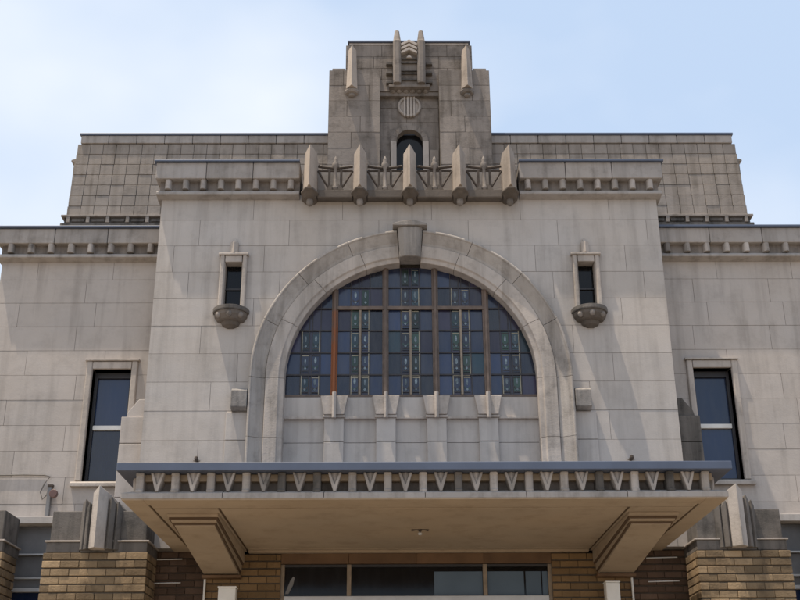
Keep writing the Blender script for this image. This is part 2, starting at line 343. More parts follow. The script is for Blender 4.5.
# ---------------------------------------------------------------- arch surround
arch = empty('arch_surround', (0, 0, 0), hall, 'moulded round stone arch with keystone')
outer = [(2.42, 0.03), (2.42, -0.15), (2.405, -0.165), (2.385, -0.165), (2.37, -0.145), (2.23, -0.075), (2.185, -0.07), (2.185, 0.03)]
inner = [(2.18, 0.05), (2.18, -0.085), (2.172, -0.095), (1.985, -0.095), (1.965, -0.07), (1.905, -0.06), (1.90, -0.05), (1.90, 0.25), (2.0, 0.25)]
def ring_seg(prof, a0, a1, nm, par, n=6, mat='trim'):
    mb = MB(); rings = []
    for k in range(n+1):
        a = a0+(a1-a0)*k/n
        rings.append([(rr*math.cos(a), y, ZC+rr*math.sin(a)) for rr, y in prof])
    mb.loft(rings).build(nm, mat, par, 0.003, 1)
def leg_seg(prof, s, z0, z1, nm, par, mat='trim'):
    MB().loft([[(s*rr, y, z) for rr, y in prof] for z in (z0, z1)]).build(nm, mat, par, 0.003, 1)
gp = 0.0013
angs = [0, 22.5, 44, 66, 85.2]
for s in (0, 1):
    for k in range(4):
        a0, a1 = R(angs[k])+gp, R(angs[k+1])-gp
        if s: a0, a1 = math.pi-a1, math.pi-a0
        ring_seg(outer, a0, a1, 'outer_voussoir', arch, 6, 'archivolt')
        b0, b1 = R(angs[k]+(3 if k else 0))+gp, R(angs[k+1]+(3 if k < 3 else 0))-gp
        if s: b0, b1 = math.pi-b1, math.pi-b0
        ring_seg(inner, b0, b1, 'inner_voussoir', arch)
for s in (-1, 1):
    zz = [ZC, 6.02, 5.1, 4.5]
    for k in range(3):
        leg_seg(outer, s, zz[k+1]+0.002, zz[k]-0.002, 'outer_jamb_stone', arch, 'archivolt')
        leg_seg(inner, s, zz[k+1]+0.002, zz[k]-0.002, 'inner_jamb_stone', arch)
ks = empty('keystone', (0, 0, 0), hall, 'dark weathered keystone at the crown of the arch')
MB().loft([[(-hw, 0.1, z), (-hw, y+0.05, z), (-hw*0.55, y, z), (hw*0.55, y, z), (hw, y+0.05, z), (hw, 0.1, z)] for hw, y, z in ((0.165, -0.24, 8.87), (0.175, -0.26, 9.1), (0.195, -0.27, 9.37))]).build('shaft', 'keystone', ks, 0.014)
capp = [(-0.27+0.54*k/10, 9.405+0.06*math.sin(math.pi*k/10)) for k in range(11)]
MB().prism([(0.27, 9.372), (-0.27, 9.372)]+capp, -0.30, 0.05).build('cap', 'keystone', ks, 0.01)

# ---------------------------------------------------------------- the arched window
win = empty('arched_window', (0, 0, 0), hall, 'great arched leaded window with five bays of small blue panes')
GY = 0.15
mull = [-1.165, -0.385, 0.385, 1.165]
rows = [6.735, 7.056, 7.411, 7.773, 8.139, 8.49, 8.84]
bays = [(-1.90, -1.165), (-1.165, -0.385), (-0.385, 0.385), (0.385, 1.165), (1.165, 1.90)]
def inside(poly, Rr=1.915):
    """clip a rectangle x0,x1,z0,z1 to the arch opening"""
    x0, x1, z0, z1 = poly; n = 8; pts = []
    def top(x): return ZC+math.sqrt(max(0, Rr*Rr-x*x))
    xs = [x0+(x1-x0)*k/n for k in range(n+1)]
    up = [(x, min(z1, top(x))) for x in xs]
    keep = [(x, z) for x, z in up if z > z0+0.01]
    if len(keep) < 2: return None
    xa, xb = keep[0][0], keep[-1][0]
    lim = math.sqrt(max(0, Rr*Rr-max(0, z0-ZC)**2))
    if keep[0] != up[0]: xa = max(x0, -lim)
    if keep[-1] != up[-1]: xb = min(x1, lim)
    pts = [(xa, z0), (xb, z0)]+[(xb, z0+0.0)]*0+list(reversed(keep))
    return pts
for bi, (ba, bb) in enumerate(bays):
    mid = {0: -1.53, 4: 1.53}.get(bi, (ba+bb)/2)
    cols = [(ba, mid-0.15), (mid-0.15, mid+0.15), (mid+0.15, bb)]
    for ri in range(6):
        for ci, (a, b) in enumerate(cols):
            pg = inside((a+0.004, b-0.004, rows[ri]+0.004, rows[ri+1]-0.004))
            if not pg: continue
            tilt = jit(0.010); tz = jit(0.010)
            xm = sum(p[0] for p in pg)/len(pg); zm = sum(p[1] for p in pg)/len(pg)
            n = len(pg); vs = []
            for yo in (0, 0.006):
                for p in pg: vs.append((p[0], GY+yo+tilt*(p[0]-xm)*3+tz*(p[1]-zm)*3, p[1]))
            gm = random.choice(['leaded_glass']*5+['leaded_teal', 'leaded_violet', 'leaded_violet'])
            if ci == 1: gm = 'leaded_violet'
            MB().poly(vs, [tuple(range(n)), tuple(range(2*n-1, n-1, -1))]+[(i, (i+1) % n, n+(i+1) % n, n+i) for i in range(n)]).build('pane', gm, win)
        # the leaf motif in the middle of each bay
        zc = (rows[ri]+rows[ri+1])/2
        if math.hypot(abs(mid)+0.13, max(0, rows[ri+1]-0.05-ZC)) > 1.9: continue
        z0, z1 = rows[ri]+0.012, rows[ri+1]-0.012
        for q in (-1, 1):
            x = mid+q*0.077
            # strip of tinted glass, a jewel and a crescent leaf
            MB().box(x-0.05, x+0.05, GY-0.010, GY-0.004, z0+0.03, z1-0.015).build('tinted_strip', random.choice(['leaded_green', 'leaded_teal', 'leaded_glass', 'leaded_glass']), win)
            jz = zc+0.045+jit(0.012); jr = 0.016+jit(0.004)
            MB().prism([(x+jr*math.cos(k*math.pi/5), jz+0.052*math.sin(k*math.pi/5)) for k in range(10)], GY-0.016, GY-0.011).build('jewel', 'jewel_glass', win)
            cr = [(x+0.044*math.cos(math.pi+math.pi*k/8), zc-0.03+0.05*math.sin(math.pi+math.pi*k/8)) for k in range(9)]
            cr += [(x+0.034*math.cos(2*math.pi-math.pi*k/8), zc-0.018+0.034*math.sin(2*math.pi-math.pi*k/8)) for k in range(9)]
            MB().prism(cr, GY-0.017, GY-0.011).build('crescent_leaf', random.choice(['came', 'came', 'leaded_green']), win)
            MB().prism([(x, zc-0.095), (x+0.022, zc-0.075), (x, zc-0.05), (x-0.022, zc-0.075)], GY-0.019, GY-0.0172).build('jewel', 'jewel_glass', win)
            MB().box(x-0.05, x+0.05, GY-0.0165, GY-0.0105, z1-0.04, z1-0.03).build('lead', random.choice(['came', 'pale_came']), win)
            MB().box(x-0.045, x+0.045, GY-0.016, GY-0.0105, zc-0.12, zc-0.108).build('lead', 'came', win)
            if random.random() < (0.85 if ri in (0, 3) else 0.4):
                MB().box(mid+q*0.132-0.005, mid+q*0.132+0.005, GY-0.014, GY-0.0035, z0, z1).build('pale_edging', 'pale_came', win)
        if ri in (0, 3) and random.random() < 0.7:
            MB().box(mid-0.126, mid+0.126, GY-0.015, GY-0.0037, z1-0.008, z1).build('pale_edging', 'pale_came', win)
    # vertical leads either side of the motif strip
    for x in (mid-0.15, mid-0.022, mid+0.022, mid+0.15):
        t = ZC+math.sqrt(1.9**2-x*x)
        MB().box(x-0.006, x+0.006, GY-0.0125, GY+0.003, 6.74, t).build('lead', 'came', win)
for z in rows[1:6]:
    hw = math.sqrt(1.9**2-max(0, z-ZC)**2)
    thick = abs(z-8.139) < 0.01
    MB().box(-hw, hw, GY-0.02, GY+0.01, z-0.011, z+0.011).build('glazing_bar', 'came', win)
    if thick: MB().box(mull[0], mull[3], GY-0.055, GY-0.021, z-0.03, z+0.03).build('transom', 'bronze', win, 0.005)
for i, x in enumerate(mull):
    t = ZC+math.sqrt(1.905**2-x*x)
    def tee(z0, z1, e, mt, lab=None):
        MB().prism([(x-0.048-e, GY+0.012), (x-0.048-e, GY-0.045-e), (x-0.018-e, GY-0.045-e), (x-0.018-e, GY-0.085-e), (x+0.018+e, GY-0.085-e), (x+0.018+e, GY-0.045-e), (x+0.048+e, GY-0.045-e), (x+0.048+e, GY+0.012)], z0, z1, 'z').build('mullion', mt, win, 0.005, label=lab)
    if i == 0:
        tee(6.735, t, 0, 'rusting', 'mullion rusted orange in its lower half')
    else: tee(6.735, t, 0, 'bronze')
for x in (-0.775, 0.0, 0.775):
    MB().box(x-0.017, x+0.017, GY-0.045, GY-0.021, 6.735, 8.11).build('thin_mullion', 'brass_bar', win, 0.004)
MB().box(-1.9, 1.9, GY-0.03, GY+0.03, 6.70, 6.735).build('window_sill', 'bronze', win)

# ---------------------------------------------------------------- spandrel panel with pilasters below the window
spd = empty('window_apron', (0, 0, 0), hall, 'stone apron with four capped pilasters below the arched window')
px = [-1.15, -0.378, 0.378, 1.15]
edges = [-1.91]+px+[1.91]
zrow = [6.70, 6.385, 6.0, 5.4, 4.5]
for i in range(5):
    for k in range(4):
        MB().box(edges[i]+0.004, edges[i+1]-0.004, 0.12 if k == 0 else 0.15, 0.34, zrow[k+1]+0.004, zrow[k]-0.004).build('stone_panel', 'ashlar', spd)
    MB().box(edges[i], edges[i+1], 0.09, 0.2, 6.352, 6.392).build('string_course', 'trim', spd, 0.008)
for x in px:
    MB().box(x-0.145, x+0.145, 0.075, 0.2, 6.004, 6.36).build('pilaster', 'ashlar', spd, 0.008)
    MB().box(x-0.145, x+0.145, 0.075, 0.2, 4.5, 5.996).build('pilaster', 'ashlar', spd, 0.008)
    MB().prism([(x-0.15, 6.405), (x+0.15, 6.405), (x+0.205, 6.695), (x-0.205, 6.695)], 0.03, 0.2).build('capital', 'trim', spd, 0.008)
    MB().box(x-0.165, x+0.165, 0.045, 0.2, 6.362, 6.402).build('necking', 'trim', spd, 0.01)
    MB().prism([(x-0.03, 0.03), (x-0.03, -0.015), (x, -0.035), (x+0.03, -0.015), (x+0.03, 0.03)], 6.34, 6.74, 'z').build('tongue', 'trim', spd, 0.004)

# ---------------------------------------------------------------- narrow niche windows
for s in (-1, 1):
    cx = s*2.755
    nw = empty('niche_window', (0, 0, 0), hall)
    for q in (-1, 1):
        MB().prism([(cx+q*0.130, 0.2), (cx+q*0.130, -0.03), (cx+q*0.15, -0.075), (cx+q*0.195, -0.075), (cx+q*0.21, -0.055), (cx+q*0.21, 0.2)], 8.06, 8.96, 'z').build('jamb', 'trim', nw, 0.006)
    MB().box(cx-0.129, cx+0.129, -0.07, 0.2, 8.85, 8.955).build('lintel', 'trim', nw, 0.008)
    MB().box(cx-0.235, cx+0.235, -0.10, 0.02, 8.962, 9.0).build('hood', 'trim', nw, 0.01)
    MB().prism([(cx-0.06, 0.01), (cx-0.06, -0.06), (cx, -0.11), (cx+0.06, -0.06), (cx+0.06, 0.01)], 9.002, 9.19, 'z').build('finial', 'trim', nw, 0.008)
    MB().loft([[(cx-0.035, 0.01, 9.192), (cx-0.035, -0.05, 9.192), (cx+0.035, -0.05, 9.192), (cx+0.035, 0.01, 9.192)], [(cx-0.015, 0.01, 9.27), (cx-0.015, -0.02, 9.27), (cx+0.015, -0.02, 9.27), (cx+0.015, 0.01, 9.27)]]).build('finial_tip', 'trim', nw)
    MB().box(cx-0.129, cx+0.129, 0.13, 0.15, 8.06, 8.85).build('pane', 'black_glass', nw)
    MB().box(cx-0.128, cx+0.128, 0.10, 0.128, 8.44, 8.47).build('glazing_bar', 'dark_frame', nw)
    def half(rr, z, n=14): return [(cx+rr*1.0*math.cos(math.pi+math.pi*k/n), 0.0+rr*1.05*math.sin(math.pi+math.pi*k/n), z) for k in range(n+1)]+[(cx+rr, 0.02, z), (cx-rr, 0.02, z)]
    MB().loft([half(0.272, 7.985), half(0.28, 8.0), half(0.28, 8.05), half(0.26, 8.06)]).build('sill_slab', 'sooty', nw)
    MB().loft([half(0.255, 7.984), half(0.25, 7.93), half(0.205, 7.86), half(0.17, 7.845)]).build('corbel_bowl', 'parapet', nw)
    MB().loft([half(0.15, 7.844), half(0.12, 7.79), half(0.05, 7.755)]).build('corbel_drop', 'parapet', nw)
    for q in range(3):
        an = math.pi*(1.25+0.25*q)
        MB().lathe(cx+0.235*math.cos(an), 0.245*math.sin(an), [(0.01, 7.965), (0.04, 7.95), (0.045, 7.91), (0.03, 7.88), (0.005, 7.87)], 8).build('corbel_bead', 'tower', nw, smooth=True)

# impost blocks and strips beside the arch
for s in (-1, 1):
    ib = empty('impost', (0, 0, 0), hall)
    a, b = sorted((s*2.43, s*2.665))
    MB().loft([[(a, 0.01, z), (a, y, z), (b, y, z), (b, 0.01, z)] for z, y in ((6.43, -0.10), (6.47, -0.17), (6.72, -0.17), (6.76, -0.12))]).build('impost_block', 'keystone', ib, 0.008)
    a, b = sorted((s*2.43, s*2.74))
    for z0, z1 in ((6.0, 6.425), (5.1, 5.992), (4.5, 5.092)):
        MB().box(a, b, -0.035, 0.01, z0, z1).build('pilaster_stone', 'ashlar', ib, 0.006)

# ---------------------------------------------------------------- crown parapet over the arch
cp = empty('crown_parapet', (0, 0, 0), hall, 'weathered parapet of five pointed posts with iron bracing between')
PX = [-1.585, -0.79, 0.005, 0.80, 1.595]
MB().box(-1.72, 1.735, -0.02, 0.3, 9.98, 10.50).build('back_wall', 'cornice', cp)
for i in range(4):
    MB().prism([(0.02, 9.935), (-0.19, 9.895), (-0.215, 9.91), (-0.215, 10.04), (0.02, 10.04)], PX[i]+0.12, PX[i+1]-0.12, 'x').build('ledge', 'parapet', cp, 0.008)
for i, x in enumerate(PX):
    bot = [(-0.11, 0.28), (-0.11, -0.20), (0.0, -0.43), (0.11, -0.20), (0.11, 0.28)]
    tops = [10.68, 10.705, 10.765, 10.705, 10.68]
    lows = [9.976, 9.976, 10.035, 9.976, 9.976]
    vs = [(x+p[0], p[1], lows[k]) for k, p in enumerate(bot)]+[(x+p[0]*0.9, p[1]*0.96, tops[k]) for k, p in enumerate(bot)]+[(x, 0.28, 10.70)]
    MB().poly(vs, [(4, 3, 2, 1, 0), (0, 1, 6, 5), (1, 2, 7, 6), (2, 3, 8, 7), (3, 4, 9, 8), (4, 0, 5, 10, 9), (5, 6, 7, 10), (7, 8, 9, 10)]).build('post', 'post_stone', cp, 0.006)
    def oct_(hw, yf, z): return [(x-hw, 0.0, z), (x-hw, yf*0.62, z), (x-hw*0.4, yf, z), (x+hw*0.4, yf, z), (x+hw, yf*0.62, z), (x+hw, 0.0, z)]
    MB().loft([oct_(0.136, -0.445, 9.974), oct_(0.136, -0.445, 9.945), oct_(0.115, -0.38, 9.93), oct_(0.09, -0.30, 9.895), oct_(0.06, -0.22, 9.88)]).build('corbel', 'parapet', cp, 0.006)
    MB().lathe(x, -0.17, [(0.05, 9.90), (0.055, 9.83), (0.042, 9.785), (0.012, 9.765)], 12).build('pendant', 'tower', cp, smooth=True)
for i in range(4):
    xm = (PX[i]+PX[i+1])/2; a, b = PX[i]+0.12, PX[i+1]-0.12
    MB().lathe(xm, -0.17, [(0.045, 10.042), (0.045, 10.106), (0.03, 10.126), (0.028, 10.426), (0.05, 10.466), (0.055, 10.526), (0.03, 10.566), (0.035, 10.596), (0.008, 10.666)], 12).build('baluster', 'tower', cp, smooth=True)
    MB().tube([(a, -0.17, 10.486), (a+0.08, -0.17, 10.471), (xm-0.07, -0.17, 10.456), (xm, -0.17, 10.441), (xm+0.07, -0.17, 10.456), (b-0.08, -0.17, 10.471), (b, -0.17, 10.486)], 0.023, 6).build('rail', 'iron', cp)
    MB().tube([(a, -0.17, 10.401), (b, -0.17, 10.401)], 0.016, 6).build('rail', 'iron', cp)
    for s in (-1, 1):
        e = a if s < 0 else b
        MB().tube([(e, -0.17, 10.396), (xm+s*0.085, -0.17, 10.056)], 0.018, 6).build('brace', 'iron', cp)
        MB().box(xm+s*0.095-0.019, xm+s*0.095+0.019, -0.19, -0.15, 10.042, 10.401).build('upright', 'iron', cp)
        MB().prism([(xm+s*0.05, 10.042), (xm+s*0.14, 10.042), (xm+s*0.09, 10.116), (xm+s*0.05, 10.136)], -0.21, -0.13).build('foot', 'parapet', cp)

# ---------------------------------------------------------------- wings
WY = 0.57
for s in (-1, 1):
    wg = empty('wing', (0, 0, 0), hall, 'plain ashlar wing set back beside the central block')
    a, b = sorted((s*3.975, s*6.59))
    wzl = [9.2] + [8.823-0.4035*k for k in range(10)] + [4.79]
    wzl = [9.2]+[z for z in wzl[1:] if z > 4.85]+[4.79]
    wc = -4.64 if s < 0 else 4.715
    ashlar(wg, a, b, wzl, 1.22, WY, 'ashlar_wing', 0.95, [(wc-0.30, wc+0.30, 5.53, 7.30)], joints=[0.1, 0.3, -0.12, 0.22], proud=0.004)
    MB().box(a+0.005, b-0.005, 0.96, 11.0, 0.0, 9.5).build('wall_core', 'mortar', wg)
    MB().box(a+0.005, b-0.005, 0.62, 11.0, 9.52, 9.66).build('roof', 'sooty', wg)
    cw = empty('wing_cornice', (0, 0, 0), hall)
    aa, bb = sorted((s*4.03, s*6.60))
    cornice(cw, aa, bb, WY, 9.66, 8, 1 if s < 0 else 0, 1 if s > 0 else 0, band=0.262, den=0.175, low=0.095, p=0.17)
    # sash window
    ww = empty('wing_window', (0, 0, 0), hall)
    Yf = WY
    for q in (-1, 1):
        MB().prism([(wc+q*0.30, Yf+0.3), (wc+q*0.30, Yf-0.03), (wc+q*0.315, Yf-0.05), (wc+q*0.385, Yf-0.05), (wc+q*0.40, Yf-0.03), (wc+q*0.40, Yf+0.01)], 5.53, 7.42, 'z').build('architrave', 'trim', ww, 0.005)
        MB().box(min(wc+q*0.297, wc+q*0.25), max(wc+q*0.297, wc+q*0.25), Yf+0.13, Yf+0.22, 5.545, 7.29).build('window_frame', 'dark_frame', ww, 0.004)
    MB().box(wc-0.299, wc+0.299, Yf-0.05, Yf+0.3, 7.30, 7.415).build('lintel', 'trim', ww, 0.006)
    MB().box(wc-0.42, wc+0.42, Yf-0.075, Yf+0.01, 7.424, 7.455).build('hood', 'trim', ww, 0.006)
    MB().prism([(Yf+0.3, 5.44), (Yf-0.09, 5.44), (Yf-0.09, 5.49), (Yf-0.07, 5.515), (Yf+0.3, 5.528)], wc-0.45, wc+0.45, 'x').build('sill', 'trim', ww, 0.006)
    MB().box(wc-0.249, wc+0.249, Yf+0.13, Yf+0.22, 7.20, 7.288).build('window_frame', 'dark_frame', ww)
    MB().box(wc-0.249, wc+0.249, Yf+0.135, Yf+0.22, 5.545, 5.58).build('window_frame', 'dark_frame', ww)
    MB().box(wc-0.249, wc+0.249, Yf+0.11, Yf+0.2, 6.36, 6.43).build('meeting_rail', 'white_paint', ww, 0.006)
    MB().poly([(wc-0.249, Yf+0.165, 5.58), (wc+0.249, Yf+0.165, 5.58), (wc+0.249, Yf+0.163, 6.36), (wc-0.249, Yf+0.163, 6.36), (wc-0.249, Yf+0.172, 5.58), (wc+0.249, Yf+0.172, 5.58), (wc+0.249, Yf+0.170, 6.36), (wc-0.249, Yf+0.170, 6.36)], [(0, 1, 2, 3), (7, 6, 5, 4), (0, 4, 5, 1), (1, 5, 6, 2), (2, 6, 7, 3), (3, 7, 4, 0)]).build('pane', 'window_glass', ww)
    MB().box(wc-0.249, wc+0.249, Yf+0.185, Yf+0.192, 6.43, 7.20).build('pane', 'window_glass', ww)
    # stepped buttress in the corner
    bt = empty('corner_buttress', (0, 0, 0), hall, 'dark stained stepped buttress' if s > 0 else 'pale stepped buttress')
    bm_ = 'sooty' if s > 0 else 'ashlar_wing'
    MB().prism([(s*3.976, 6.42), (s*4.27, 6.42), (s*4.25, 6.50), (s*4.10, 6.70), (s*3.976, 6.70)], 0.2, 0.6).build('buttress_cap', bm_, bt, 0.008)
    for z0, z1 in ((6.01, 6.414), (5.61, 6.002), (5.2, 5.602), (4.9, 5.192)):
        MB().box(min(s*3.976, s*4.33), max(s*3.976, s*4.33), 0.16, 0.6, z0, z1).build('buttress_stone', bm_, bt, 0.008)

# ---------------------------------------------------------------- attic
AY = 1.6
at = empty('attic_storey', (0, 0, 0), hall, 'tall attic storey faced with small weathered brown tiles')
MB().box(-5.9, 5.9, AY+0.02, 9.0, 9.6, 11.93).build('wall_core', 'mortar_mid', at)
tw, th = 0.2355, 0.2086
tile = MB().box(-tw/2+0.0035, tw/2-0.0035, 0, 0.05, -th/2+0.0035, th/2-0.0035).build('tile', 'attic_tile', at, 0.004, 1)
first = True
for ry in range(7):
    z = 10.48+th*(ry+0.5)
    hwid = 5.985-0.009*ry
    nn = 51
    for k in range(nn):
        x = -hwid+tw*0+(2*hwid)*(k+0.5)/nn
        if abs(x-0.04) < 1.36: continue
        if first: tile.location = (x, AY, z); first = False; o = tile
        else: o = put(tile, 'tile', x, AY-random.random()*0.008, z, at)
        o.scale = (2*hwid/nn/tw, 1, 1)
MB().box(-5.97, 5.97, AY+0.03, 8.9, 10.48, 11.60).build('side_core', 'mortar_mid', at)
for s in (-1, 1):
    MB().prism([(s*5.93, 11.60), (s*6.035, 11.625), (s*6.03, 11.65), (s*5.93, 11.68)], AY+0.06, 8.8).build('side_ledge', 'attic_tile', at)
nb = 9
for s in (-1, 1):
    for k in range(nb):
        a = s*(1.36+(5.88-1.36)*k/nb+0.004); b = s*(1.36+(5.88-1.36)*(k+1)/nb-0.004)
        MB().box(min(a, b), max(a, b), AY-0.03, AY+0.5, 11.945, 12.10).build('cornice_band', 'cornice', at, 0.01)
MB().box(-5.9, 5.9, AY-0.05, 8.8, 12.101, 12.145).build('coping', 'flashing', at, 0.006)
# base course with panels between small posts
MB().box(-6.06, 6.06, AY-0.06, AY+0.3, 10.24, 10.33).build('base_course', 'sooty', at, 0.01)
MB().box(-6.0, 6.0, AY-0.03, AY+0.2, 10.33, 10.44).build('base_frieze', 'sooty', at)
MB().box(-6.05, 6.05, AY-0.09, AY+0.2, 10.441, 10.478).build('base_moulding', 'attic_tile', at, 0.006)
for s in (-1, 1):
    for k in range(6):
        x = s*(4.15+0.345*k+0.05)
        MB().box(x-0.03, x+0.03, AY-0.085, AY-0.02, 10.331, 10.44).build('base_post', 'attic_tile', at, 0.005)
        MB().box(x+0.06, x+0.285, AY-0.055, AY-0.02, 10.36, 10.415).build('base_panel', 'sooty', at, 0.005) if x+0.285 < 6.0 else None

# ---------------------------------------------------------------- tower
T = empty('tower', (0.04, 0, 0), hall, 'stepped stone tower with fins, twin pylons and a round medallion')
TY = 1.2
for s in (-1, 1):
    a, b = sorted((s*0.53, s*1.45))
    tz = [13.24]+[12.92-0.325*k for k in range(8)]
    ashlar(T, a, b, tz, 0.62, TY, 'tower', TY+0.3, gap=0.008, joints=[0.05, 0.2, 0.12], proud=0.006, bedmat='mortar_dark')
    MB().box(min(s*0.53, s*1.45)+0.003, max(s*0.53, s*1.45)-0.003, TY+0.02, 4.0, 10.2, 13.235).build('side_mass', 'tower', T)
    MB().box(min(s*1.16, s*1.40), max(s*1.16, s*1.40), TY+0.04, 4.0, 13.243, 13.31).build('shoulder_coping', 'tower', T, 0.008)
    # pointed fin on the shoulder
    bot = [(-0.10, TY+0.12), (-0.10, TY-0.10), (0.0, TY-0.24), (0.10, TY-0.10), (0.10, TY+0.12)]
    tops = [13.62, 13.62, 13.68, 13.62, 13.62]; x = s*1.035
    vs = [(x+p[0], p[1], 12.78) for p in bot]+[(x+p[0]*0.72, (p[1]-TY)*0.7+TY, tops[k]) for k, p in enumerate(bot)]
    MB().poly(vs, [(4, 3, 2, 1, 0), (0, 1, 6, 5), (1, 2, 7, 6), (2, 3, 8, 7), (3, 4, 9, 8), (4, 0, 5, 9), (5, 6, 7, 8, 9)])  .build('fin', 'post_stone', T, 0.006)
    MB().lathe(x, TY-0.02, [(0.125, 12.775), (0.13, 12.75), (0.11, 12.715), (0.06, 12.695)], 14).build('fin_corbel', 'tower', T)
    MB().lathe(x, TY-0.04, [(0.06, 12.694), (0.058, 12.675), (0.035, 12.655), (0.01, 12.65)], 12).build('fin_pendant', 'tower', T, smooth=True)
UZ = [13.88-0.25*k for k in range(5)]
ashlar(T, -1.16, 1.16, UZ, 0.6, TY+0.14, 'tower', TY+0.4, gap=0.008, joints=[0.1, 0.25], proud=0.005, bedmat='mortar_dark')
MB().box(-1.155, 1.155, TY+0.16, 3.8, 12.8, 13.878).build('upper_mass', 'tower', T)
MB().box(-1.10, 1.10, TY+0.13, 3.8, 13.883, 13.925).build('coping_course', 'trim', T, 0.005)
MB().box(-1.13, 1.13, TY+0.10, 3.8, 13.927, 13.965).build('coping', 'flashing', T, 0.005)
# recessed centre with an arched opening
RY = TY+0.26
cw_, zs = 0.235, 11.89
ashlar(T, -0.53, 0.53, [12.95, 12.6, 12.3, 12.0, 11.7, 11.4, 11.1, 10.8, 10.5], 0.5, RY, 'tower', RY+0.25, holes=[(-0.235, 0.235, 10.5, zs)], arch=(0.24, zs), gap=0.008, joints=[0.05, 0.2], bedmat='mortar_dark')
MB().box(-0.3, 0.3, RY+0.12, RY+0.14, 10.6, 12.2).build('arched_pane', 'black_glass', T)
segs = 9
for k in range(segs):
    a0, a1 = math.pi*k/segs+0.006, math.pi*(k+1)/segs-0.006
    MB().loft([[(rr*math.cos(a), y, zs+rr*math.sin(a)) for rr, y in ((0.235, RY+0.1), (0.235, RY-0.05), (0.33, RY-0.05), (0.33, RY+0.01))] for a in (a0, (a0+a1)/2, a1)]).build('arch_stone', 'tower', T)
for s in (-1, 1):
    MB().box(min(s*0.236, s*0.34), max(s*0.236, s*0.34), RY-0.06, RY+0.1, 10.6, zs-0.004).build('arch_jamb', 'trim', T, 0.006)
    MB().box(min(s*0.352, s*0.52), max(s*0.352, s*0.52), RY-0.03, RY+0.01, 10.6, 11.72).build('side_panel', 'tower', T, 0.008)
# medallion
MB().loft([[(rr*math.cos(2*math.pi*k/28), y, 12.62+rr*math.sin(2*math.pi*k/28)) for k in range(28)] for rr, y in ((0.215, RY+0.01), (0.215, RY-0.035), (0.20, RY-0.05), (0.175, RY-0.05), (0.16, RY-0.02))]).build('medallion', 'trim', T, label='round medallion with upright bars')
for k in range(4):
    x = -0.087+0.058*k; hh = math.sqrt(0.235**2-x*x)
    MB().box(x-0.016, x+0.016, RY-0.075, RY-0.015, 12.62-hh, 12.62+hh).build('medallion_bar', 'trim', T, 0.006)
# corbel band
MB().box(-0.37, 0.37, TY+0.02, RY+0.02, 12.905, 12.955).build('corbel_band', 'tower', T, 0.008)
for k in range(6):
    x = -0.30+0.12*k
    MB().loft([[(x+rr*math.cos(math.pi+math.pi*q/10), TY+0.17+1.25*rr*math.sin(math.pi+math.pi*q/10), z) for q in range(11)] for rr, z in ((0.052, 12.904), (0.056, 12.89), (0.044, 12.865), (0.02, 12.85))]).build('scallop', 'tower', T)
MB().box(-0.36, 0.36, RY-0.09, RY+0.01, 12.832, 12.85).build('corbel_sill', 'sooty', T)
# pylons
for s in (-1, 1):
    x = s*0.22; y0, y1 = TY-0.06, TY+0.2
    MB().loft([[(x-hw, y1, z), (x-hw, yy+0.03, z), (x-hw*0.5, yy, z), (x+hw*0.5, yy, z), (x+hw, yy+0.03, z), (x+hw, y1, z)] for hw, yy, z in ((0.066, y0, 12.957), (0.074, y0, 13.0), (0.074, y0, 13.86), (0.066, y0+0.02, 13.90), (0.042, y0+0.08, 14.13))]).build('pylon', 'tower', T, 0.005)
    for k in range(3):
        z = 13.43-0.2*k
        MB().box(min(s*0.305, s*0.42), max(s*0.305, s*0.42), TY+0.05, TY+0.15, z-0.022, z+0.022).build('side_tab', 'sooty', T, 0.004)  # dark bars put in for the shade of recessed slots
MB().box(-0.145, 0.145, TY+0.05, TY+0.17, 12.957, 13.87).build('pylon_panel', 'tower', T)
for k, z in enumerate((13.50, 13.42, 13.25, 13.19, 13.06)):
    MB().box(-0.144, 0.144, TY+0.015, TY+0.049, z-0.014, z+0.014).build('panel_rib', 'sooty', T, 0.004)
for k in range(3):
    z = 13.62+0.085*k
    MB().prism([(-0.144, z-0.05), (0, z+0.03), (0.144, z-0.05), (0.144, z+0.0), (0, z+0.085), (-0.144, z+0.0)], TY-0.06, TY+0.049).build('chevron', 'trim', T, 0.004)
MB().prism([(-0.05, 13.50), (0, 13.56), (0.05, 13.50)], TY-0.03, TY+0.049).build('chevron_tip', 'trim', T)

# ---------------------------------------------------------------- canopy
K = empty('entrance_canopy', (0.085, 0, 0), hall, 'flat entrance canopy with blue grey metal edge and tan soffit')
HW, FY, ZS = 3.45, -3.42, 4.40
MB().box(-HW-0.06, HW+0.06, FY-0.06, -0.18, 4.695, 4.79).build('metal_edge', 'flashing', K, 0.008)
MB().box(-HW+0.21, HW-0.21, FY+0.21, -0.04, 4.49, 4.61).build('frieze', 'tower', K)
MB().box(-HW+0.13, HW-0.13, FY+0.13, -0.04, 4.612, 4.694).build('frieze_cornice', 'soffit', K, 0.01)
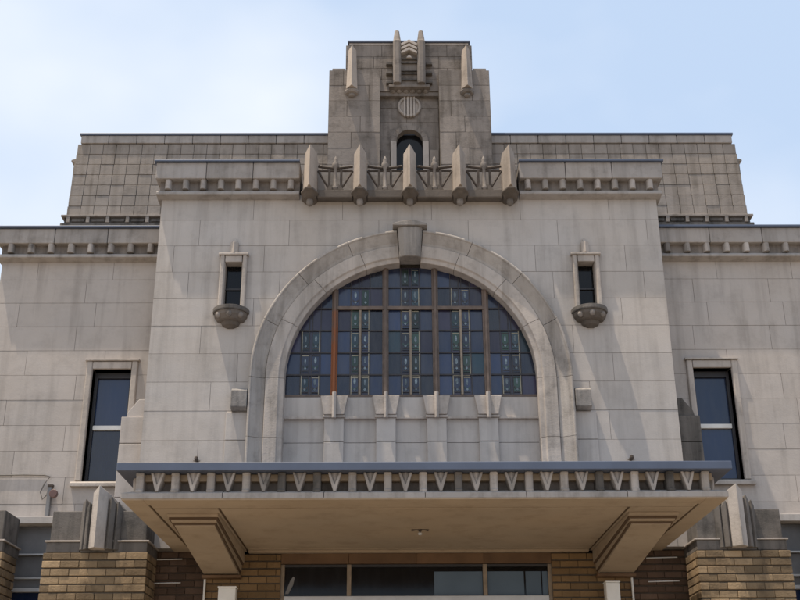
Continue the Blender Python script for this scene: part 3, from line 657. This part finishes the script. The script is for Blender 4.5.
# lower band, three mitred runs with a weathered slope on top
def band(pts0, nm, mat): MB().loft(pts0).build(nm, mat, K, 0.006)
sec = [(0.0, ZS-0.015), (0.0, 4.45), (0.10, 4.489), (0.34, 4.489), (0.34, ZS-0.015)]
nl = 6
for k in range(nl):
    xa = -HW+2*HW*k/nl; xb = -HW+2*HW*(k+1)/nl
    A = [(xa+(p[0] if k == 0 else 0.003), FY+p[0], p[1]) for p in sec]; B = [(xb-(p[0] if k == nl-1 else 0.003), FY+p[0], p[1]) for p in sec]
    band([A, B], 'edge_band', 'cornice')
for s in (-1, 1):
    band([[(s*(HW-p[0]), FY+p[0]+0.001, p[1]) for p in sec], [(s*(HW-p[0]), -0.02, p[1]) for p in sec]], 'edge_band', 'cornice')
MB().box(-HW+0.341, HW-0.341, FY+0.341, -0.02, ZS+0.002, 4.489).build('soffit', 'soffit', K, label='tan plaster soffit of the canopy')
# raised border slats of the soffit leave grooves, their shade painted as dark strips
def slab(x0, x1, y0, y1, d=0.03, nm='soffit_board', mat='soffit'): MB().box(x0, x1, y0, y1, ZS-d, ZS+0.001).build(nm, mat, K, 0.003, 1)
gx = 3.165
for s in (-1, 1):
    a, b = sorted((s*(HW-0.012), s*(gx+0.03))); slab(a, b, FY+0.012, -0.05)
slab(-gx-0.029, gx+0.029, FY+0.012, FY+0.30)
slab(-gx, gx, FY+0.301, -2.97)
for s in (-1, 1):
    a, b = sorted((s*gx, s*(gx+0.029))); MB().box(a, b, FY+0.301, -0.05, ZS-0.016, ZS-0.001).build('soffit_groove', 'groove_shade', K)
    a, b = sorted((s*gx, s*2.42)); slab(a, b, -2.93, -0.05)
    a, b = sorted((s*gx-s*0.25, s*2.39)); MB().box(a, b, -2.968, -2.932, ZS-0.016, ZS-0.001).build('soffit_groove', 'groove_shade', K)
    a, b = sorted((s*2.39, s*2.418)); MB().box(a, b, -2.93, -0.32, ZS-0.016, ZS-0.001).build('soffit_groove', 'groove_shade', K)
MB().box(-2.388, 2.388, -0.30, -0.27, ZS-0.016, ZS-0.001).build('soffit_groove', 'groove_shade', K)
slab(-2.388, 2.388, -0.268, -0.05)
# the field between grooves
slab(-2.388, 2.388, -2.93, -0.302, 0.03)
# consoles
for s in (-1, 1):
    def wedge(x0, x1, ya, yb, d0, d1, nm, mat='soffit'):
        a, b = sorted((s*x0, s*x1))
        MB().prism([(ya, ZS-0.031), (ya, ZS-0.031-d0), (yb, ZS-0.031-d1), (yb, ZS-0.031)], a, b, 'x').build(nm, mat, K, 0.005)
    wedge(2.45, 3.05, -2.70, -0.06, 0.03, 0.16, 'console_step')
    wedge(2.457, 3.043, -2.63, -0.062, 0.06, 0.185, 'console_shade_wedge', 'groove_shade')  # dark wedge painted as the shade between console steps
    wedge(2.48, 3.02, -2.60, -0.064, 0.075, 0.27, 'console_step')
    wedge(2.487, 3.013, -2.53, -0.066, 0.10, 0.29, 'console_shade_wedge', 'groove_shade')
    wedge(2.51, 2.99, -2.50, -0.068, 0.115, 0.335, 'console')
    a, b = sorted((s*2.47, s*3.01)); MB().box(a, b, -0.22, -0.055, 3.99, 4.03).build('console_foot', 'fascia', K, 0.006)
MB().box(-2.39, 2.39, -0.16, -0.045, 4.345, 4.378).build('wall_plate', 'soffit', K, 0.006)
# frieze ornaments: blocks and pointed drops by turns
def block_mesh():
    return MB().loft([[(-0.045, 0.24, z), (-0.045, y+0.015, z), (-0.025, y, z), (0.025, y, z), (0.045, y+0.015, z), (0.045, 0.24, z)] for z, y in ((4.45, 0.03), (4.49, 0.02), (4.50, 0.045), (4.66, 0.035), (4.665, 0.02), (4.692, 0.02))])
def drop_mesh():
    return MB().loft([[(-w_, 0.24, z), (-w_, y+0.03, z), (0, y, z), (w_, y+0.03, z), (w_, 0.24, z)] for w_, z, y in ((0.012, 4.48, 0.06), (0.045, 4.575, 0.05), (0.068, 4.65, 0.045), (0.068, 4.692, 0.045))])
def vee_mesh():
    return MB().prism([(-0.078, 4.691), (-0.05, 4.691), (0.0, 4.55), (0.05, 4.691), (0.078, 4.691), (0.014, 4.472), (-0.014, 4.472)], 0.03, 0.12)
pb = block_mesh().build('frieze_block', 'frieze_stone', K, 0.006); pd = drop_mesh().build('frieze_drop', 'frieze_stone', K, 0.004); pv = vee_mesh().build('drop_moulding', 'frieze_stone', K, 0.006)
dk = block_mesh().build('frieze_block', 'sooty', K, 0.006, label='black stained frieze block')
pit = 0.2055; u1 = u2 = u3 = False
dark_at = {-8, -6, -3, 2, 10, 14}
for k in range(-17, 18):
    x = k*pit*0.985-0.02
    if abs(x) > HW-0.03: continue
    if k % 2:
        if u1: put(pd, 'frieze_drop', x, FY, 0, K); put(pv, 'drop_moulding', x, FY, jit(0.004), K)
        else: pd.location = pv.location = (x, FY, 0); u1 = True
    else:
        if k in dark_at:
            if u3: put(dk, 'frieze_block', x, FY, 0, K)
            else: dk.location = (x, FY, 0); u3 = True
        else:
            if u2: put(pb, 'frieze_block', x, FY, 0, K)
            else: pb.location = (x, FY, 0); u2 = True
for s in (-1, 1):
    for k in range(14):
        y = FY+0.36+0.2055*k
        put(pb if k % 2 else pd, 'frieze_block' if k % 2 else 'frieze_drop', s*HW, y, 0, K, R(90)*s)

# ---------------------------------------------------------------- entrance wall under the canopy
en = empty('entrance_wall', (0, 0, 0), hall, 'brown brick entrance wall with glazed transom lights')
BH, BLn = 0.105, 0.25
def bricks(parent, x0, x1, z0, z1, Y, mat, depth=0.10, holes=(), bedmat='mortar_dark', bh=BH, bl=BLn):
    nz = round((z1-z0)/bh); h = (z1-z0)/nz
    key = {}
    for k in range(nz):
        off = (k % 2)*bl/2
        xs = [x0]; x = x0+bl-off
        while x < x1-0.05: xs.append(x); x += bl
        xs.append(x1)
        for a, b in zip(xs[:-1], xs[1:]):
            zz0, zz1 = z0+h*k, z0+h*(k+1)
            if any(a < q[1] and b > q[0] and zz0 < q[3]-0.01 and zz1 > q[2]+0.01 for q in holes): continue
            wd = round(b-a, 3)
            if wd not in key:
                key[wd] = MB().box(-wd/2+0.0025, wd/2-0.0025, 0, depth, -h/2+0.010, h/2-0.010).build('brick', mat, parent, 0.006, 2); o = key[wd]
            else:
                o = key[wd].copy(); C.objects.link(o); o.parent = parent
            o.location = ((a+b)/2, Y-random.random()*0.012, (zz0+zz1)/2)
# entrance bricks
EY = -0.04
dx0, dx1 = -1.83, 1.93
bricks(en, -2.92, dx0-0.02, 3.42, 4.345, EY, 'brick_door')
bricks(en, dx1+0.02, 3.08, 3.42, 4.345, EY, 'brick_door')
MB().box(-2.92, dx0-0.02, EY+0.02, 0.36, 0, 4.345).build('wall_bed', 'mortar_dark', en)
MB().box(dx1+0.02, 3.08, EY+0.02, 0.36, 0, 4.345).build('wall_bed', 'mortar_dark', en)
MB().box(-2.918, dx0-0.022, EY+0.0, EY+0.019, 0, 3.415).build('lower_brickwork', 'brick_low', en)
MB().box(dx1+0.022, 3.078, EY+0.0, EY+0.019, 0, 3.415).build('lower_brickwork', 'brick_low', en)
for k in range(4):
    a = dx0-0.02+(dx1-dx0+0.04)*k/4; b = dx0-0.02+(dx1-dx0+0.04)*(k+1)/4
    MB().box(a+0.002, b-0.002, EY-0.005, 0.3, 4.205, 4.345).build('fascia_board', 'fascia', en, 0.004)
MB().box(dx0, dx1, 0.30, 0.34, 0.0, 4.2).build('dark_interior', 'black_glass', en)
bars = [dx0, -0.895, 1.015, dx1]
for i, x in enumerate(bars):
    MB().box(x-0.03, x+0.03, 0.0, 0.08, 2.2, 4.2).build('frame_post', 'brass_bar', en, 0.005)
MB().box(dx0+0.03, dx1-0.03, -0.01, 0.09, 3.69, 3.765).build('transom_rail', 'aluminium', en, 0.006)
MB().box(dx0+0.03, dx1-0.03, 0.01, 0.07, 4.165, 4.199).build('head_rail', 'dark_frame', en)
for i in range(3):
    a, b = bars[i]+0.031, bars[i+1]-0.031
    MB().box(a, b, 0.04, 0.048, 3.766, 4.164).build('pane', 'black_glass', en)
    MB().box(a, b, 0.04, 0.048, 2.2, 3.689).build('pane', 'black_glass', en)
for a, b in ((0.30, 0.98), (1.05, 1.56), (1.585, 1.80), (1.82, 1.895)):
    MB().box(a, b, 0.030, 0.0385, 3.768, 4.10).build('blue_film', 'blind', en, label='dull blue film on the transom pane')
MB().prism([(-1.79, 3.80), (-1.72, 3.98), (-1.68, 4.04), (-1.66, 4.02), (-1.68, 3.92), (-1.74, 3.80)], 0.034, 0.0395).build('pane_sticker', 'grey_metal', en)
# recessed brick returns between the entrance wall and the piers
for s in (-1, 1):
    a, b = (-3.97, -2.93) if s < 0 else (3.09, 3.985)
    rc_ = empty('brick_return', (0, 0, 0), hall)
    bricks(rc_, a, b, 3.42, 4.425, 0.22, 'brick_shaded')
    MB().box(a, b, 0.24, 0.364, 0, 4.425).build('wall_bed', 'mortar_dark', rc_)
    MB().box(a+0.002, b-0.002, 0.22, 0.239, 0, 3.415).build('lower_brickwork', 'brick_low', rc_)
    for z in (4.30, 3.97):
        MB().tube([(a+0.12 if s < 0 else a+0.25, 0.17, z), (b-0.35 if s < 0 else b-0.2, 0.17, z+0.01)], 0.008, 6).build('conduit', 'white_paint', rc_)

# ---------------------------------------------------------------- flanking piers
def pier(x0, x1, s, fins=True, zt=4.37, fx=None):
    pr = empty('brick_pier', (0, 0, 0), hall, 'tan brick pier capped with stepped grey stone')
    Y = -0.60
    bricks(pr, x0, x1, 3.42, zt, Y, 'brick')
    # the inner flank, seen at an angle
    fl = x1 if s < 0 else x0
    nr = round((zt-3.42)/BH); h = (zt-3.42)/nr
    for k in range(nr):
        ys = [Y+0.101, Y+0.37, Y+0.62] if k % 2 else [Y+0.101, Y+0.25, Y+0.50, Y+0.62]
        for a, b in zip(ys[:-1], ys[1:]):
            xa, xb = (fl-0.09, fl) if s < 0 else (fl, fl+0.09)
            MB().box(xa, xb, a+0.004, b-0.004, 3.42+h*k+0.009, 3.42+h*(k+1)-0.009).build('brick', 'brick', pr, 0.006)
    MB().box(x0+0.02, x1-0.02, Y+0.02, Y+0.61, 0, zt-0.005).build('pier_core', 'mortar_dark', pr)
    MB().box(x0, x1, Y, Y+0.019, 0, 3.415).build('lower_brickwork', 'brick_low', pr)
    # stone head
    w = x1-x0
    n = 3
    for k in range(n):
        a = x0+0.02+(w-0.04)*k/n+0.003; b = x0+0.02+(w-0.04)*(k+1)/n-0.003
        MB().box(a, b, Y+0.03, 0.15, zt+0.002, zt+0.14).build('plinth_stone', 'sooty', pr, 0.008)
        MB().box(a+(0.03 if k == 0 else 0), b-(0.03 if k == n-1 else 0), Y+0.07, 0.12, zt+0.165, zt+0.575).build('head_stone', 'sooty', pr, 0.012)
    MB().box(x0, x1, Y+0.01, 0.16, zt+0.142, zt+0.163).build('drip_course', 'trim', pr, 0.004)
    if fins:
        c = fx if fx is not None else (x0+x1)/2
        for dx, hw, yf, top, mt in ((-0.215, 0.055, Y-0.02, zt+0.70, 'sooty'), (-0.14, 0.05, Y-0.08, zt+0.64, 'sooty'), (0.0, 0.105, Y-0.20, zt+0.845, 'trim'), (0.15, 0.05, Y-0.08, zt+0.72, 'sooty'), (0.235, 0.05, Y-0.02, zt+0.66, 'sooty')):
            q = [(c+dx-hw, 0.1), (c+dx-hw, yf+hw*1.1), (c+dx, yf), (c+dx+hw, yf+hw*1.1), (c+dx+hw, 0.1)]
            zb = zt+0.03
            tp = [top-0.05, top-0.05, top+0.03, top-0.05, top-0.05]
            vs = [(p[0], p[1], zb) for p in q]+[(p[0], p[1], tp[i]) for i, p in enumerate(q)]+[(c+dx, 0.1, top)]
            MB().poly(vs, [(4, 3, 2, 1, 0), (0, 1, 6, 5), (1, 2, 7, 6), (2, 3, 8, 7), (3, 4, 9, 8), (4, 0, 5, 10, 9), (5, 6, 7, 10), (7, 8, 9, 10)]).build('fin', mt, pr, 0.006)
    return pr
pier(-5.03, -3.61, -1, fx=-4.30, zt=4.28)
pier(3.86, 5.145, 1, fx=4.45, zt=4.28)
pier(-6.70, -5.58, -1, fins=False, zt=4.30)
pier(5.75, 6.75, 1, fins=False, zt=4.30)

# ---------------------------------------------------------------- ground floor windows between the piers
for s, (a, b) in ((-1, (-5.96, -5.02)), (1, (5.15, 6.10))):
    lw = empty('lower_window', (0, 0, 0), hall, 'dark ground floor window bay under a sunlit stone ledge')
    MB().box(a-0.02 if s > 0 else a+0.002, b-0.002 if s < 0 else b+0.02, 0.24, 0.60, 4.84, 4.945).build('ledge', 'ashlar', lw, 0.008)
    MB().box(a+0.002, b-0.002, 0.46, 0.6, 4.44, 4.838).build('shutter_box', 'grey_metal', lw, 0.01)
    MB().box(a+0.002, b-0.002, 0.40, 0.6, 4.415, 4.437).build('trim_strip', 'aluminium', lw)
    MB().box(a+0.002, b-0.002, 0.47, 0.6, 4.11, 4.412).build('spandrel_panel', 'grey_metal', lw, 0.01)
    MB().box(a+0.002, b-0.002, 0.42, 0.6, 4.08, 4.107).build('trim_strip', 'aluminium', lw)
    MB().box(a+0.002, b-0.002, 0.49, 0.6, 3.96, 4.078).build('head_panel', 'grey_metal', lw, 0.01)
    MB().box(a+0.002, b-0.002, 0.44, 0.6, 3.90, 3.956).build('window_frame', 'aluminium', lw, 0.006)
    for x in (a+0.03, b-0.03): MB().box(x-0.028, x+0.028, 0.44, 0.6, 2.2, 3.898).build('window_frame', 'aluminium', lw, 0.006)
    MB().box(a+0.06, b-0.06, 0.52, 0.53, 2.2, 3.898).build('pane', 'window_glass', lw)
    MB().box(a, b, 0.5, 0.8, 0.0, 2.2).build('lower_wall', 'brick_low', lw)
    MB().box(a, b, 0.61, 0.95, 0.0, 4.83).build('wall_bed', 'mortar_dark', lw)

# ---------------------------------------------------------------- small separate things
def post(x0, x1, top, label):
    t = empty('white_post', ((x0+x1)/2, -0.3, 0), None, label, 'post', 'posts beside the entrance'); xm = (x1-x0)/2
    MB().box(-xm, xm, -0.09, 0.09, 0.0, top-0.02).build('shaft', 'white_paint', t, 0.012)
    MB().box(-xm-0.008, xm+0.008, -0.1, 0.1, top-0.019, top).build('cap', 'white_paint', t, 0.006)
    MB().box(-xm-0.03, xm+0.03, -0.12, 0.12, 0.001, 0.03).build('base_plate', 'aluminium', t, 0.004)
post(-2.66, -2.42, 3.85, 'white square post left of the entrance doors under the canopy')
post(2.63, 2.82, 3.90, 'white square post right of the entrance doors under the canopy')
def pipe(x, top, label):
    t = empty('white_pipe', (x, -0.07, 0), None, label, 'pipe', 'thin pipes on the entrance wall')
    MB().tube([(0, 0, 0), (0, 0, top)], 0.016, 8).build('tube', 'white_paint', t)
    for z in (1.0, 2.2, 3.6): MB().box(-0.028, 0.028, -0.02, 0.04, z, z+0.025).build('clip', 'aluminium', t)
pipe(-2.90, 4.13, 'thin white pipe at the left edge of the entrance brickwork')
pipe(3.06, 4.13, 'thin white pipe at the right edge of the entrance brickwork')
lp = empty('soffit_lamp', (0.066, -1.65, ZS), None, 'small dark lamp under the middle of the canopy soffit', 'lamp')
MB().lathe(0, 0, [(0.03, -0.018), (0.03, -0.035), (0.022, -0.05), (0.012, -0.06)], 14).build('base', 'iron', lp)
MB().tube([(-0.11, 0, -0.045), (-0.05, 0, -0.03), (0.0, 0, -0.04), (0.05, 0, -0.03), (0.11, 0, -0.045)], 0.012, 6).build('arm', 'iron', lp)
MB().lathe(0, 0, [(0.014, -0.061), (0.03, -0.08), (0.022, -0.10), (0.004, -0.105)], 12).build('bulb', 'aluminium', lp, smooth=True)
fl = empty('floodlight', (-5.385, WY, 5.0), None, 'small floodlight on a grey bracket on the left wing wall', 'floodlight')
MB().box(-0.03, 0.03, -0.07, 0.0, -0.02, 0.44).build('bracket_post', 'grey_metal', fl, 0.008)
MB().tube([(0.03, -0.06, 0.30), (0.10, -0.10, 0.32)], 0.014, 8).build('arm', 'iron', fl)
MB().loft([[(0.10+0.06*math.cos(q*math.pi/6)*k, -0.14+yy, 0.31+0.06*math.sin(q*math.pi/6)*k) for q in range(12)] for k, yy in ((0.6, 0.07), (1.0, 0.0), (1.05, -0.05), (0.9, -0.06))]).build('lamp_head', 'lamp_red', fl)
MB().box(-0.03, 0.05, -0.08, -0.02, 0.44, 0.47).build('cap', 'iron', fl)
cb = MB().tube([(-6.585, WY-0.02, 5.63), (-6.2, WY-0.02, 5.625), (-5.8, WY-0.02, 5.632), (-5.5, WY-0.02, 5.625), (-5.40, WY-0.03, 5.60), (-5.47, WY-0.05, 5.50), (-5.52, WY-0.05, 5.36), (-5.48, WY-0.05, 5.25), (-5.42, WY-0.05, 5.32), (-5.40, WY-0.06, 5.43)], 0.009, 6).build('cable', 'cable')
cb['label'] = 'thin dark cable running along the left wing wall to the floodlight'; cb['category'] = 'cable'
for s, x in ((-1, -3.13), (1, 3.20)):
    bd = empty('roof_spotlight', (x, -0.06, 5.70), None, 'tiny spotlight on the wall above the canopy, %s of the arch' % ('left' if s < 0 else 'right'), 'spotlight', 'spotlights above the canopy')
    MB().box(-0.02, 0.02, -0.01, 0.06, -0.02, 0.02).build('mount', 'iron', bd)
    MB().lathe(0, -0.03, [(0.018, -0.03), (0.03, 0.0), (0.026, 0.03), (0.01, 0.04)], 10).build('head', 'iron', bd)
    MB().tube([(-0.05, 0.03, -0.01), (0, 0.03, -0.02), (0.05, 0.03, -0.01)], 0.006, 5).build('arm', 'iron', bd)
